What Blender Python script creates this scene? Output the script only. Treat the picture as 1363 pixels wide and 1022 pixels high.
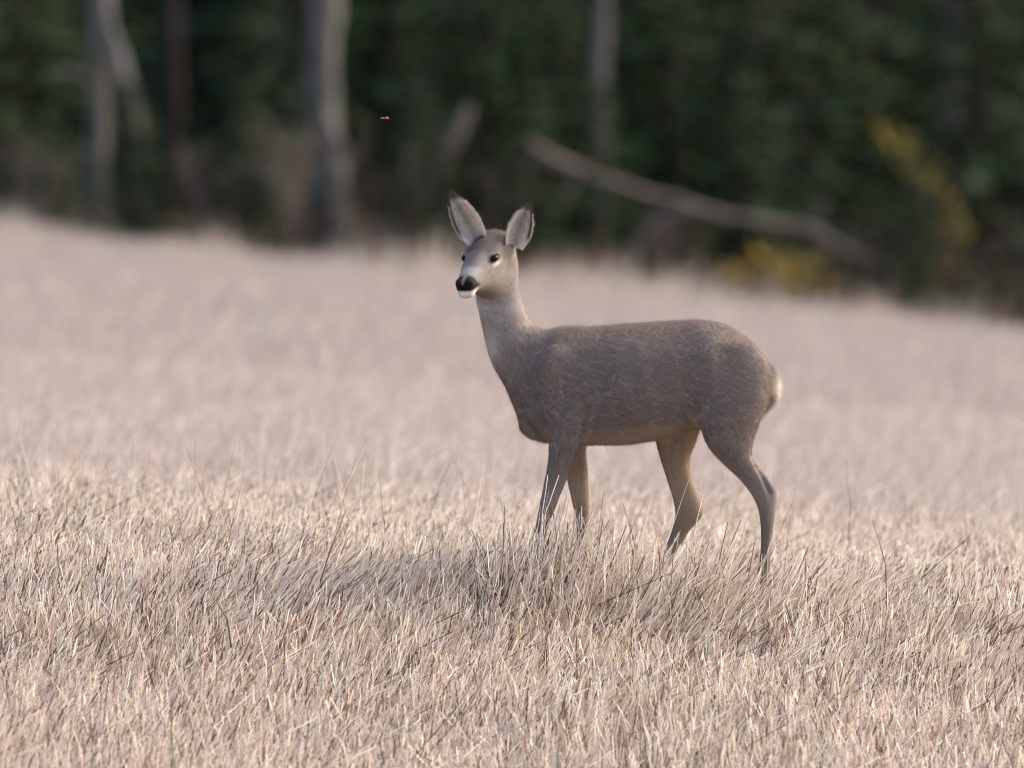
import bpy, bmesh, math, random
import numpy as np
from mathutils import Vector, Matrix

random.seed(7)
RNG = np.random.default_rng(11)
scene = bpy.context.scene
col = scene.collection
for o in list(bpy.data.objects):
    bpy.data.objects.remove(o)

# ------------------------------------------------------------------ camera
F = 14550.0                       # focal length in pixels of the 1363 px wide photograph
W, H = 1363.0, 1022.0
CAM_Z = 1.309
PITCH = math.atan((511 - 150) / F)
cam_data = bpy.data.cameras.new('camera')
cam_data.sensor_width = 36.0
cam_data.lens = 36.0 * F / W
cam_data.clip_start = 0.5
cam_data.clip_end = 4000
cam_data.dof.use_dof = True
cam_data.dof.focus_distance = 29.55
cam_data.dof.aperture_fstop = 3.4
cam_data.dof.aperture_blades = 0
cam = bpy.data.objects.new('camera', cam_data)
col.objects.link(cam)
cam.location = (0, 0, CAM_Z)
cam.rotation_euler = (math.radians(90) - PITCH, 0, 0)
scene.camera = cam

# ------------------------------------------------------------------ sky and sun
SUN_EL, SUN_AZ = math.radians(38), math.radians(72)      # azimuth from +Y towards +X
S = Vector((math.cos(SUN_EL) * math.sin(SUN_AZ), math.cos(SUN_EL) * math.cos(SUN_AZ), math.sin(SUN_EL)))
world = bpy.data.worlds.new('World')
scene.world = world
world.use_nodes = True
wn = world.node_tree
bg = wn.nodes['Background']
sky = wn.nodes.new('ShaderNodeTexSky')
sky.sky_type = 'NISHITA'
sky.sun_disc = False
sky.sun_elevation = SUN_EL
sky.sun_rotation = SUN_AZ
sky.air_density = 1.0
sky.dust_density = 5.0
sky.ozone_density = 0.3
wn.links.new(sky.outputs[0], bg.inputs[0])
bg.inputs[1].default_value = 0.15
sl = bpy.data.lights.new('sun', 'SUN')
sl.energy = 1.15
sl.angle = math.radians(22)
sl.color = (1.0, 0.94, 0.86)
sun = bpy.data.objects.new('sun', sl)
col.objects.link(sun)
sun.location = (0, 60, 60)
sun.rotation_euler = (-S).to_track_quat('-Z', 'Y').to_euler()

scene.view_settings.view_transform = 'Standard'
scene.view_settings.look = 'None'
scene.view_settings.exposure = 1.41
scene.view_settings.gamma = 1.0
scene.view_settings.use_curve_mapping = False
scene.cycles.max_bounces = 8
scene.cycles.transparent_max_bounces = 8
scene.cycles.use_denoising = True
scene.cycles.filter_width = 1.0

# ------------------------------------------------------------------ helpers
def pix(px, py, Y):
    """the world point that lies Y metres ahead of the camera at a photograph pixel"""
    dx = (px - W / 2) / F
    dv = (H / 2 - py) / F
    cy = math.cos(PITCH) + dv * math.sin(PITCH)
    cz = -math.sin(PITCH) + dv * math.cos(PITCH)
    return Vector((dx / cy * Y, Y, CAM_Z + cz / cy * Y))

YK = np.array([-400, 0, 15, 20, 23, 26.3, 28, 30, 31.5, 33, 36, 40, 45, 50, 60, 75, 80, 110, 300, 3000])
ZK = np.array([-1.6, -1.55, -1.38, -1.15, -1.02, -0.66, -0.385, 0.0, 0.035, 0.035, 0.025, 0.045, 0.08, 0.105, 0.11, 0.045, 0.06, 0.14, 1.0, 1.0])
_ys = np.linspace(0, 120, 2401)
_zs = np.interp(_ys, YK, ZK)
_k = np.ones(41) / 41
_zs = np.convolve(np.pad(_zs, 20, mode='edge'), _k, mode='valid')

def vnoise(x, y, s, seed=0):
    """cheap smooth value noise on arrays"""
    x = np.asarray(x, float) / s + 37.1 * seed
    y = np.asarray(y, float) / s + 11.7 * seed
    xi, yi = np.floor(x), np.floor(y)
    fx, fy = x - xi, y - yi
    fx, fy = fx * fx * (3 - 2 * fx), fy * fy * (3 - 2 * fy)
    def h(a, b):
        v = np.sin(a * 127.1 + b * 311.7 + seed * 17.3) * 43758.5453
        return v - np.floor(v)
    return (h(xi, yi) * (1 - fx) + h(xi + 1, yi) * fx) * (1 - fy) + (h(xi, yi + 1) * (1 - fx) + h(xi + 1, yi + 1) * fx) * fy

def ground(x, y):
    x = np.asarray(x, float)
    y = np.asarray(y, float)
    base = np.where((y >= 0) & (y <= 120), np.interp(y, _ys, _zs), np.interp(y, YK, ZK))
    tilt = np.interp(y, [20, 30, 75], [0.05, 0.052, 0.104])
    z = base - tilt * 15 * np.tanh((x - 0.1) / 15)
    near = np.clip((120 - np.abs(y - 40)) / 60, 0, 1)
    z = z + near * (0.05 * (vnoise(x, y, 1.3, 3) - .5) + 0.03 * (vnoise(x, y, 0.45, 5) - .5)) + 0.10 * near * np.clip((y - 36) / 10, 0, 1) * (vnoise(x, y, 5.0, 2) - .5)
    return z

def gz(x, y):
    return float(ground(x, y))

def link(o, parent=None):
    col.objects.link(o)
    if parent is not None:
        o.parent = parent
    return o

def empty(name, loc=(0, 0, 0), rz=0):
    o = bpy.data.objects.new(name, None)
    o.empty_display_size = 0.1
    col.objects.link(o)
    o.location = loc
    o.rotation_euler = (0, 0, rz)
    return o

def tag(o, label=None, cat=None, group=None, kind=None):
    if label: o['label'] = label
    if cat: o['category'] = cat
    if group: o['group'] = group
    if kind: o['kind'] = kind
    return o

def np_mesh(name, verts, faces, smooth=False):
    """verts (n,3), faces (m,k) arrays"""
    verts = np.asarray(verts, np.float32)
    faces = np.asarray(faces, np.int32)
    me = bpy.data.meshes.new(name)
    me.vertices.add(len(verts))
    me.vertices.foreach_set('co', verts.ravel())
    m, k = faces.shape
    me.loops.add(m * k)
    me.loops.foreach_set('vertex_index', faces.ravel())
    me.polygons.add(m)
    me.polygons.foreach_set('loop_start', np.arange(0, m * k, k, dtype=np.int32))
    me.polygons.foreach_set('loop_total', np.full(m, k, np.int32))
    me.update(calc_edges=True)
    if smooth:
        me.polygons.foreach_set('use_smooth', np.ones(m, bool))
    return me

def set_color(me, cols, name='tint'):
    a = me.color_attributes.new(name, 'FLOAT_COLOR', 'POINT')
    c = np.ones((len(me.vertices), 4), np.float32)
    c[:, :3] = cols
    a.data.foreach_set('color', c.ravel())

class Tubes:
    """collects tapered tubes into one mesh"""
    def __init__(s):
        s.v, s.f = [], []
    def tube(s, pts, radii, n=8, wob=0.0):
        pts = [Vector(p) for p in pts]
        base = len(s.v)
        prev = None
        for i, p in enumerate(pts):
            d = (pts[min(i + 1, len(pts) - 1)] - pts[max(i - 1, 0)]).normalized()
            a = prev if prev is not None else (Vector((1, 0, 0)) if abs(d.x) < .9 else Vector((0, 1, 0)))
            u = (a - d * a.dot(d)).normalized()
            w = d.cross(u)
            prev = u
            for k in range(n):
                t = 2 * math.pi * k / n
                r = radii[i] * (1 + wob * (random.random() - .5))
                s.v.append(p + (u * math.cos(t) + w * math.sin(t)) * r)
        for i in range(len(pts) - 1):
            for k in range(n):
                a = base + i * n + k
                b = base + i * n + (k + 1) % n
                s.f.append((a, b, b + n, a + n))
        s.f.append(tuple(base + k for k in reversed(range(n))))
        s.f.append(tuple(base + (len(pts) - 1) * n + k for k in range(n)))
    def build(s, name, mat, parent=None):
        me = bpy.data.meshes.new(name)
        me.from_pydata([tuple(v) for v in s.v], [], s.f)
        me.update()
        me.polygons.foreach_set('use_smooth', np.ones(len(me.polygons), bool))
        o = bpy.data.objects.new(name, me)
        me.materials.append(mat)
        return link(o, parent)

# ------------------------------------------------------------------ materials
def new_mat(name):
    m = bpy.data.materials.new(name)
    m.use_nodes = True
    nt = m.node_tree
    return m, nt, nt.nodes['Principled BSDF'], nt.nodes['Material Output']

def N(nt, t, **kw):
    n = nt.nodes.new(t)
    for k, v in kw.items():
        setattr(n, k, v)
    return n

def ramp(nt, stops):
    r = nt.nodes.new('ShaderNodeValToRGB')
    el = r.color_ramp.elements
    while len(el) < len(stops):
        el.new(0.5)
    for e, (p, c) in zip(el, stops):
        e.position = p
        e.color = (*c, 1)
    return r

def noise_mat(name, scale, stops, rough=0.9, bump=0.0, stretch=None, detail=8, spec=0.2):
    m, nt, b, out = new_mat(name)
    tc = N(nt, 'ShaderNodeTexCoord')
    mp = N(nt, 'ShaderNodeMapping')
    if stretch: mp.inputs['Scale'].default_value = stretch
    nz = N(nt, 'ShaderNodeTexNoise')
    nz.inputs['Scale'].default_value = scale
    nz.inputs['Detail'].default_value = detail
    nz.inputs['Roughness'].default_value = 0.65
    r = ramp(nt, stops)
    nt.links.new(tc.outputs['Object'], mp.inputs[0])
    nt.links.new(mp.outputs[0], nz.inputs['Vector'])
    nt.links.new(nz.outputs['Fac'], r.inputs[0])
    nt.links.new(r.outputs[0], b.inputs['Base Color'])
    b.inputs['Roughness'].default_value = rough
    b.inputs['Specular IOR Level'].default_value = spec
    if bump:
        bp = N(nt, 'ShaderNodeBump')
        bp.inputs['Strength'].default_value = bump
        bp.inputs['Distance'].default_value = 0.02
        nt.links.new(nz.outputs['Fac'], bp.inputs['Height'])
        nt.links.new(bp.outputs[0], b.inputs['Normal'])
    return m

def tint_mat(name, transl=0.35, rough=0.7, spec=0.3, attr='tint', sheen=0.0):
    """colour from the pieces' own tint attribute, thin enough to let light through"""
    m, nt, b, out = new_mat(name)
    at = N(nt, 'ShaderNodeAttribute', attribute_name=attr)
    nt.links.new(at.outputs['Color'], b.inputs['Base Color'])
    b.inputs['Roughness'].default_value = rough
    b.inputs['Specular IOR Level'].default_value = spec
    if sheen:
        b.inputs['Sheen Weight'].default_value = sheen
    tr = N(nt, 'ShaderNodeBsdfTranslucent')
    nt.links.new(at.outputs['Color'], tr.inputs['Color'])
    mx = N(nt, 'ShaderNodeMixShader')
    mx.inputs[0].default_value = transl
    nt.links.new(b.outputs[0], mx.inputs[1])
    nt.links.new(tr.outputs[0], mx.inputs[2])
    nt.links.new(mx.outputs[0], out.inputs[0])
    return m

M = {}
M['field'] = noise_mat('straw_litter', 9, [(0.25, (.17, .13, .105)), (0.5, (.29, .225, .19)), (0.75, (.40, .315, .27))], bump=.6)
M['floor'] = noise_mat('leaf_litter', 3, [(0.3, (.022, .02, .016)), (0.55, (.05, .04, .03)), (0.8, (.085, .06, .045))], bump=.6)
M['straw'] = tint_mat('dry_straw', 0.40, 0.4, 0.5)
M['leaf'] = tint_mat('foliage', 0.10, 0.75, 0.12)
M['bark_pale'] = noise_mat('pale_bark', 9, [(0.3, (.04, .037, .034)), (0.5, (.09, .085, .08)), (0.66, (.185, .175, .165))], bump=.5, stretch=(1, 1, .35))
M['bark_brown'] = noise_mat('brown_bark', 7, [(0.3, (.022, .018, .015)), (0.6, (.055, .043, .037)), (0.8, (.10, .08, .068))], bump=.6, stretch=(1, 1, .3))
M['deadwood'] = noise_mat('weathered_deadwood', 5, [(0.3, (.065, .053, .046)), (0.55, (.15, .122, .107)), (0.8, (.26, .218, .195))], bump=.5)

# ------------------------------------------------------------------ ground
def axis(core0, core1, step, far0, far1):
    c = np.arange(core0, core1 + 1e-6, step)
    a = core0 - np.geomspace(step, core0 - far0, 22)[::-1]
    b = core1 + np.geomspace(step, far1 - core1, 22)
    return np.concatenate([a, c, b])

def sheet(name, xs, ys, zoff, mat, front=None):
    X, Y = np.meshgrid(xs, ys)
    if front is not None:
        Y = Y + front(X) * np.clip(1 - (Y - ys[0]) / 4, 0, 1)
    Z = ground(X, Y) + zoff
    n, m = len(xs), len(ys)
    idx = np.arange(n * m).reshape(m, n)
    f = np.stack([idx[:-1, :-1], idx[:-1, 1:], idx[1:, 1:], idx[1:, :-1]], -1).reshape(-1, 4)
    me = np_mesh(name, np.stack([X, Y, Z], -1).reshape(-1, 3), f, True)
    me.materials.append(mat)
    return link(bpy.data.objects.new(name, me))

o = sheet('field', axis(-9, 9, .12, -900, 900), axis(22, 78, .12, -400, 2500), 0, M['field'])
tag(o, 'pale dry stubble field sloping down to the right', 'field', kind='structure')
o = sheet('forest_floor', axis(-12, 12, .4, -300, 300), np.concatenate([np.arange(75.6, 110, .4), np.geomspace(110.5, 600, 20)]), 0.02, M['floor'],
          front=lambda X: 0.9 * (vnoise(X, X * 0, 1.1, 8) - .5) + 0.5 * (vnoise(X, X * 0, .4, 9) - .5))
tag(o, 'dark shaded forest floor behind the field', 'forest floor', kind='structure')

# ------------------------------------------------------------------ foliage helpers
def blades(base, direc, side, length, width, bend, segs=2):
    """ribbons: base (n,3), direc/side/bend unit (n,3), length/width (n,) -> verts, faces"""
    n = len(base)
    rows = []
    for i in range(segs + 1):
        t = i / segs
        c = base + direc * (length * t)[:, None] + bend * (length * t * t)[:, None]
        w = width * (1 - 0.75 * t) * 0.5
        rows.append(c - side * w[:, None])
        rows.append(c + side * w[:, None])
    V = np.stack(rows, 1)
    k = 2 * (segs + 1)
    off = (np.arange(n) * k)[:, None]
    fs = []
    for i in range(segs):
        fs.append(np.concatenate([off + 2 * i, off + 2 * i + 1, off + 2 * i + 3, off + 2 * i + 2], 1))
    Fq = np.stack(fs, 1).reshape(-1, 4)
    return V.reshape(-1, 3), Fq, k

def unit(a):
    return a / np.maximum(np.linalg.norm(a, axis=-1, keepdims=True), 1e-9)

def leaf_cards(pos, direc, length, width, cols, name):
    """one kite-shaped leaf or spray per entry"""
    n = len(pos)
    d = unit(direc)
    s = unit(np.cross(d, RNG.normal(size=(n, 3))))
    L = length[:, None]
    Wd = width[:, None]
    nrm = np.cross(d, s)
    V = np.stack([pos, pos + d * L * .45 + s * Wd * .5 + nrm * L * .06, pos + d * L, pos + d * L * .45 - s * Wd * .5 + nrm * L * .06], 1).reshape(-1, 3)
    f = np.arange(4 * n).reshape(n, 4)
    me = np_mesh(name, V, f)
    set_color(me, np.repeat(cols, 4, 0))
    me.materials.append(M['leaf'])
    return me

# ------------------------------------------------------------------ spruces
def spruce_meshes(height, seed, dens=1.0, g=(.035, .06, .028)):
    rng = np.random.default_rng(seed)
    P, D, L, Wd, C = [], [], [], [], []
    tb = Tubes()
    tb.tube([(0, 0, -.1), (0.01, 0, height * .5), (0, 0.01, height)], [.028 * height ** .8, .018 * height ** .8, .004], 7)
    z = 0.12
    while z < height * .97:
        f = z / height
        reach = (0.30 * height + .25) * (1 - f) ** .85 * rng.uniform(.8, 1.1)
        nb = rng.integers(5, 8)
        a0 = rng.uniform(0, 6.28)
        for b in range(nb):
            a = a0 + b * 6.283 / nb + rng.normal(0, .15)
            rl = reach * rng.uniform(.65, 1.1)
            out = np.array([math.cos(a), math.sin(a), 0])
            lat = np.array([-math.sin(a), math.cos(a), 0])
            rise = rng.uniform(-.25, .15) + .25 * f
            droop = rng.uniform(.15, .4) * (1 - f)
            tint = np.array(g) * rng.uniform(.65, 1.3) * np.array([rng.uniform(.75, 1.05), 1, rng.uniform(.9, 1.2)])
            m = int(max(4, rl / .05 * dens))
            for j in range(m):
                t = (j + rng.uniform(.2, 1)) / m
                p = out * rl * t + np.array([0, 0, z + rise * rl * t - droop * rl * t * t])
                for sgn in (-1, 1):
                    dd = out * rng.uniform(.4, .9) + lat * sgn * rng.uniform(.3, 1.0) + np.array([0, 0, rng.uniform(-.55, .1)])
                    P.append(p); D.append(dd)
                    L.append(rng.uniform(.10, .22) * (1.15 - .5 * t) * (1 if height < 6 else 1.5))
                    Wd.append(rng.uniform(.03, .055) * (1 if height < 6 else 1.5))
                    C.append(tint * rng.uniform(.8, 1.2) * (1.25 if t > .8 else 1))
            tb.tube([(0, 0, z), tuple(out * rl * .5 + np.array([0, 0, z + rise * rl * .5 - droop * rl * .25])), tuple(out * rl * .95 + np.array([0, 0, z + rise * rl * .95 - droop * rl * .9]))],
                    [.006 + .003 * rl, .006, .002], 3)
        z += rng.uniform(.13, .22) * (1 if height < 6 else 1.6)
    me = leaf_cards(np.array(P), np.array(D), np.array(L), np.array(Wd), np.array(C), 'boughs')
    return tb, me

SPR = []
def spruce_proto(height, seed, dens=1.0, g=(.041, .060, .025)):
    tb, me = spruce_meshes(height, seed, dens, g)
    r = empty('spruce_tree')
    tb.build('trunk', M['bark_brown'], r)
    c = link(bpy.data.objects.new('crown', me), r)
    c['kind'] = 'stuff'
    return [r, False]

def copy_thing(root):
    c = root.copy()
    col.objects.link(c)
    for ch in root.children:
        d = ch.copy()
        col.objects.link(d)
        d.parent = c
        for g2 in ch.children:
            e = g2.copy()
            col.objects.link(e)
            e.parent = d
    return c

protos = [spruce_proto(2.6, 1), spruce_proto(3.4, 2, g=(.037, .058, .024)), spruce_proto(4.2, 3, g=(.046, .066, .027)), spruce_proto(3.0, 4, g=(.040, .054, .029)),
          spruce_proto(8.0, 5, .8, g=(.05, .07, .036)), spruce_proto(9.0, 6, .8, g=(.045, .068, .036))]  # greens raised in place of haze, most on the tall rear trees

def place_spruce(k, x, y, rz, label, group, sc=1.0):
    p = protos[k]
    if not p[1]:
        r = p[0]; p[1] = True
    else:
        r = copy_thing(p[0])
    r.location = (x, y, gz(x, y))
    r.rotation_euler = (0, 0, rz)
    r.scale = (sc, sc, sc)
    tag(r, label, 'tree', group)
    return r

def px_x(px, Y):
    return (px - W / 2) / F * Y

GA = ('young dark green spruce with boughs down to the ground at the forest edge', 'young spruces at the forest edge')
GB = ('tall dark spruce deep in the shaded woods', 'tall spruces deep in the woods')
FRONT = {20: 'young green spruce at the extreme left edge of the photo', 345: 'young spruce just left of the thick pale trunk', 655: 'young spruce left of the raised end of the fallen tree',
         745: 'young spruce right behind the raised end of the fallen tree', 890: 'young spruce behind the forking middle of the fallen tree', 1010: 'young spruce behind the low yellow leafed shrub',
         1310: 'young spruce at the right edge beyond the yellow sapling', 75: 'young spruce just left of the forked pale trunk'}
# spruces the photograph shows as green masses: pixel column, depth, kind
for px, Y, k, s in [(20, 78.5, 2, .9), (75, 81, 1, 1), (345, 79.5, 0, .8), (395, 84, 1, 1), (520, 82.5, 2, 1), (575, 86, 3, 1), (655, 80.5, 1, 1),
                    (700, 84, 2, 1.1), (745, 79.5, 0, 1), (830, 82, 2, 1), (890, 80, 1, .95), (960, 83, 2, 1.1), (1010, 79.5, 3, 1.05), (1075, 81.5, 2, 1), (1120, 85, 1, 1),
                    (1190, 82.5, 3, 1), (1240, 84, 2, 1), (1310, 79.8, 1, 1.05), (1350, 83, 2, 1)]:
    lab = FRONT.get(px)
    place_spruce(k, px_x(px, Y), Y, random.uniform(0, 6.28), *((lab, 'young spruces at the forest edge') if lab else GA), sc=s * random.uniform(.92, 1.08))
for px, Y, k, s, lb in [(180, 76.5, 3, .42, 'knee high spruce seedling in the grass beside the forked pale trunk'), (335, 76.6, 0, .5, 'small spruce seedling left of the thick pale trunk'),
                        (560, 77, 3, .5, 'small spruce seedling behind the low slanting dead branch'), (712, 77.6, 0, .62, 'small spruce under the raised end of the fallen tree'),
                        (796, 78.2, 0, .62, 'small spruce hiding the foot of the slim pale trunk'), (1000, 77.9, 0, .7, 'small spruce rising behind the middle of the fallen tree'),
                        (1215, 76.6, 3, .45, 'small spruce seedling at the low end of the fallen tree')]:
    place_spruce(k, px_x(px, Y), Y, random.uniform(0, 6.28), lb, 'spruce seedlings along the field edge', sc=s)
for side in (-1, 1):
    for i in range(11):
        x = side * (4.4 + i * .95 + random.uniform(-.3, .3))
        y = 79.5 + random.uniform(-1, 4)
        place_spruce(random.choice([0, 1, 2, 3]), x, y, random.uniform(0, 6.28), *GA, sc=random.uniform(.9, 1.15))
for i in range(30):
    x = -15 + i * 1.03 + random.uniform(-.3, .3)
    y = (89 if i % 2 else 94) + random.uniform(-1.5, 1.5)
    place_spruce(4 + i % 2, x, y, random.uniform(0, 6.28), *GB, sc=random.uniform(.9, 1.1))

# far-off wood behind: a mass nobody could count
n = 95000
x = RNG.uniform(-45, 45, n); y = RNG.uniform(98, 118, n)
hgt = 5.5 + 4.0 * vnoise(x, y, 4, 4)
z = ground(x, y) + RNG.uniform(0, 1, n) ** 1.15 * hgt
d = np.stack([RNG.normal(0, 1, n), RNG.normal(0, 1, n), RNG.normal(-.6, .5, n)], 1)
cc = np.array([.055, .072, .05]) * RNG.uniform(.5, 1.4, (n, 1))  # leaf colour lightened so that the dark gaps look hazy
me = leaf_cards(np.stack([x, y, z], 1), d, RNG.uniform(.4, .9, n), RNG.uniform(.2, .4, n), cc, 'distant_wood')
tag(link(bpy.data.objects.new('distant_wood', me)), 'dark mass of far-off forest behind the nearer trees', 'forest', kind='stuff')

# ------------------------------------------------------------------ trunks
def bare_tree(name, pts, mat, label, group=None, top=9.0, nbr=14, seed=0, extra=None):
    """pts: (px, py, width px) down the visible trunk, at depth Y"""
    rnd = random.Random(seed)
    Y = pts[0][3]
    W3 = []
    R3 = []
    for px, py, w, yy in pts:
        W3.append(pix(px, py, yy)); R3.append(w * Y / F / 2)
    bx, by = W3[-1].x, W3[-1].y
    g = gz(bx, by)
    root = empty(name, (bx, by, g))
    org = Vector((bx, by, g))
    loc = [p - org for p in W3]
    loc.append(Vector((0, 0, -.12))); R3.append(R3[-1] * 1.35)
    d0 = (loc[0] - loc[1]).normalized()
    t0 = loc[0]
    up = []
    for i, h in enumerate((1.5, 3.2, 5.2, top)):
        q = t0 + Vector((d0.x * .35 * h + rnd.uniform(-.12, .12), rnd.uniform(-.15, .15), h))
        up.append((q, R3[0] * (1 - .21 * (i + 1))))
    pth = [q for q, _ in reversed(up)] + loc
    rad = [max(.012, r) for _, r in reversed(up)] + R3
    # resample finely so that the bark swells and narrows
    P, R = [], []
    for i in range(len(pth) - 1):
        m = max(2, int((pth[i] - pth[i + 1]).length / .18))
        for j in range(m):
            t = j / m
            P.append(pth[i].lerp(pth[i + 1], t) + Vector((rnd.gauss(0, .006), rnd.gauss(0, .006), 0)))
            R.append((rad[i] * (1 - t) + rad[i + 1] * t) * rnd.uniform(.93, 1.07))
    P.append(pth[-1]); R.append(rad[-1])
    tb = Tubes(); tb.tube(P, R, 12, .10)
    tk = tb.build('trunk', mat, root)
    br = Tubes()
    for i in range(nbr):
        f = rnd.uniform(.05, .75)
        k = int(f * len(P) * .8)
        b = P[k]
        if b.z < 2.4: continue
        a = rnd.uniform(0, 6.28)
        ln = rnd.uniform(.6, 1.8)
        o1 = Vector((math.cos(a), math.sin(a), .5)) * ln * .5
        o2 = Vector((math.cos(a), math.sin(a), .9)) * ln
        br.tube([b, b + o1, b + o2], [max(.01, R[k] * .35), .012, .004], 5)
        for q in range(5):
            t = rnd.uniform(.3, 1)
            s0 = b + o2 * t
            e = s0 + Vector((rnd.uniform(-.4, .4), rnd.uniform(-.4, .4), rnd.uniform(0, .45)))
            br.tube([s0, (s0 + e) / 2, e], [.006, .004, .002], 3)
    if br.v: tag(br.build('crown', mat, root), kind='stuff')
    if extra:
        for ep in extra:
            eb = Tubes()
            eb.tube([pix(a, b, c) - org for a, b, w, c in ep], [w * Y / F / 2 for a, b, w, c in ep], 9, .1)
            eb.build('branch', mat, root)
    tag(root, label, 'tree', group)
    return root

bp, bb = M['bark_pale'], M['bark_brown']
bare_tree('bare_tree', [(136, -20, 30, 77), (134, 100, 27, 77), (128, 200, 27, 77), (124, 320, 32, 77)], bp,
          'pale grey forked tree trunk at the far left of the forest edge', seed=1,
          extra=[[(138, 20, 17, 77), (158, 70, 17, 76.8), (172, 125, 20, 76.7), (186, 180, 15, 76.6), (176, 225, 12, 76.5)], [(126, 110, 12, 77), (95, 95, 8, 76.8), (60, 98, 5, 76.6)]])
bare_tree('bare_tree', [(432, -20, 44, 77.5), (428, 90, 42, 77.5), (432, 170, 40, 77.5), (440, 250, 50, 77.5), (440, 345, 54, 77.5)], bp,
          'thick pale grey tree trunk left of the deer, brightest in the woods', seed=2,
          extra=[[(432, 150, 12, 77.3), (450, 190, 10, 77.1), (470, 235, 8, 77)]])
bare_tree('bare_tree', [(230, -20, 22, 86), (232, 120, 22, 86), (228, 300, 26, 86)], bb, 'dim brown tree trunk just right of the forked pale trunk', seed=3)
bare_tree('bare_tree', [(370, -20, 32, 84), (372, 100, 32, 84), (372, 320, 36, 84)], bp, 'dim grey tree trunk just behind the thick pale trunk on its left', seed=4)
bare_tree('bare_tree', [(803, -20, 21, 79), (800, 120, 20, 79), (797, 330, 24, 79)], bp, 'slim pale trunk standing above the upper end of the fallen tree', seed=5)
bare_tree('bare_tree', [(906, -20, 20, 82.5), (903, 120, 20, 82.5), (903, 330, 22, 82.5)], bp, 'dim slim trunk right of the slim pale trunk above the fallen tree', seed=6)
bare_tree('bare_tree', [(1038, -20, 16, 83), (1032, 120, 16, 83), (1030, 330, 18, 83)], bb, 'thin brown trunk above the middle of the fallen tree', seed=7)
bare_tree('bare_tree', [(1152, -20, 20, 86), (1148, 120, 20, 86), (1146, 350, 22, 86)], bb, 'brown trunk above the lower end of the fallen tree', seed=8)
bare_tree('bare_tree', [(1272, -20, 32, 80), (1268, 120, 30, 80), (1266, 370, 32, 80)], bp, 'grey trunk at the right behind the yellow sapling', seed=9)
bare_tree('bare_tree', [(628, -20, 16, 85), (630, 120, 16, 85), (630, 330, 18, 85)], bb, 'dim thin trunk deep in the woods behind the deer', seed=10)
GT = ('dark brown trunk among the spruces of the forest edge', 'brown trunks among the spruces')
rnd = random.Random(5)
for i in range(12):
    X = rnd.choice([-1, 1]) * rnd.uniform(4.2, 12); Y = rnd.uniform(77.5, 86)
    px = X / Y * F + W / 2
    bare_tree('bare_tree', [(px + rnd.uniform(-20, 20), -20, 26, Y), (px, 340, 32, Y)], rnd.choice([bp, bb]), 'bare trunk at the forest edge beyond the photograph', 'bare trunks further along the forest edge', seed=20 + i)

# ------------------------------------------------------------------ fallen wood
def deadwood(name, label, cat, chains, Y, partnames):
    base = pix(chains[0][-1][0], chains[0][-1][1], Y)
    org = Vector((base.x, base.y, gz(base.x, base.y)))
    root = empty(name, org)
    for ch, pn in zip(chains, partnames):
        P, R = [], []
        kw = {'trunk': 1.0, 'stem': 1.5}.get(pn, 1.5)
        for i in range(len(ch) - 1):
            for j in range(4):
                t = j / 4
                a, b = ch[i], ch[i + 1]
                ya = a[3] if len(a) > 3 else Y; yb = b[3] if len(b) > 3 else Y
                P.append(pix(a[0] + (b[0] - a[0]) * t, a[1] + (b[1] - a[1]) * t + random.uniform(-1.5, 1.5), ya + (yb - ya) * t) - org)
                R.append((a[2] + (b[2] - a[2]) * t) * Y / F / 3.1 * kw * random.uniform(.88, 1.12))
        e = ch[-1]
        P.append(pix(e[0], e[1], e[3] if len(e) > 3 else Y) - org); R.append(e[2] * Y / F / 2)
        tb = Tubes(); tb.tube(P, R, 10, .1)
        tb.build(pn, M['deadwood'], root)
    tag(root, label, cat)
    return root

deadwood('fallen_tree', 'long bare fallen tree leaning across the forest edge behind the deer', 'fallen tree',
         [[(702, 188, 11), (740, 214, 24), (790, 234, 17), (850, 255, 18), (910, 272, 20), (960, 286, 18), (1020, 297, 18), (1070, 304, 22), (1092, 312, 22), (1120, 330, 18), (1150, 345, 15), (1180, 354, 11), (1212, 388, 7)],
          [(925, 277, 15), (890, 286, 15), (865, 304, 14), (848, 330, 14), (836, 385, 13)],
          [(770, 232, 9), (755, 262, 7), (738, 288, 5)],
          [(728, 206, 12), (712, 216, 9), (700, 214, 5)],
          [(1068, 303, 9), (1090, 285, 8), (1098, 262, 6)]], 77.2, ['trunk', 'branch', 'branch', 'branch', 'branch'])
deadwood('dead_branch', 'leaning dead branch just left of the deer ears', 'branch',
         [[(626, 143, 6), (618, 158, 16), (604, 185, 22), (588, 215, 22), (568, 245, 20), (545, 290, 18), (535, 385, 18)],
          [(545, 285, 16), (546, 240, 14), (545, 195, 12)]], 77.4, ['stem', 'twig'])
deadwood('dead_branch', 'low dead branch slanting down to the field left of the deer', 'branch',
         [[(566, 270, 13), (530, 295, 14), (500, 312, 14), (462, 345, 13)]], 77, ['stem'])
deadwood('dead_branch', 'thin arched dead branch left of the thick pale trunk', 'branch',
         [[(300, 222, 8), (345, 222, 14), (362, 245, 15), (378, 280, 15), (390, 345, 14)],
          [(345, 262, 5), (330, 285, 6), (318, 330, 6)]], 77.4, ['stem', 'twig'])

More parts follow.
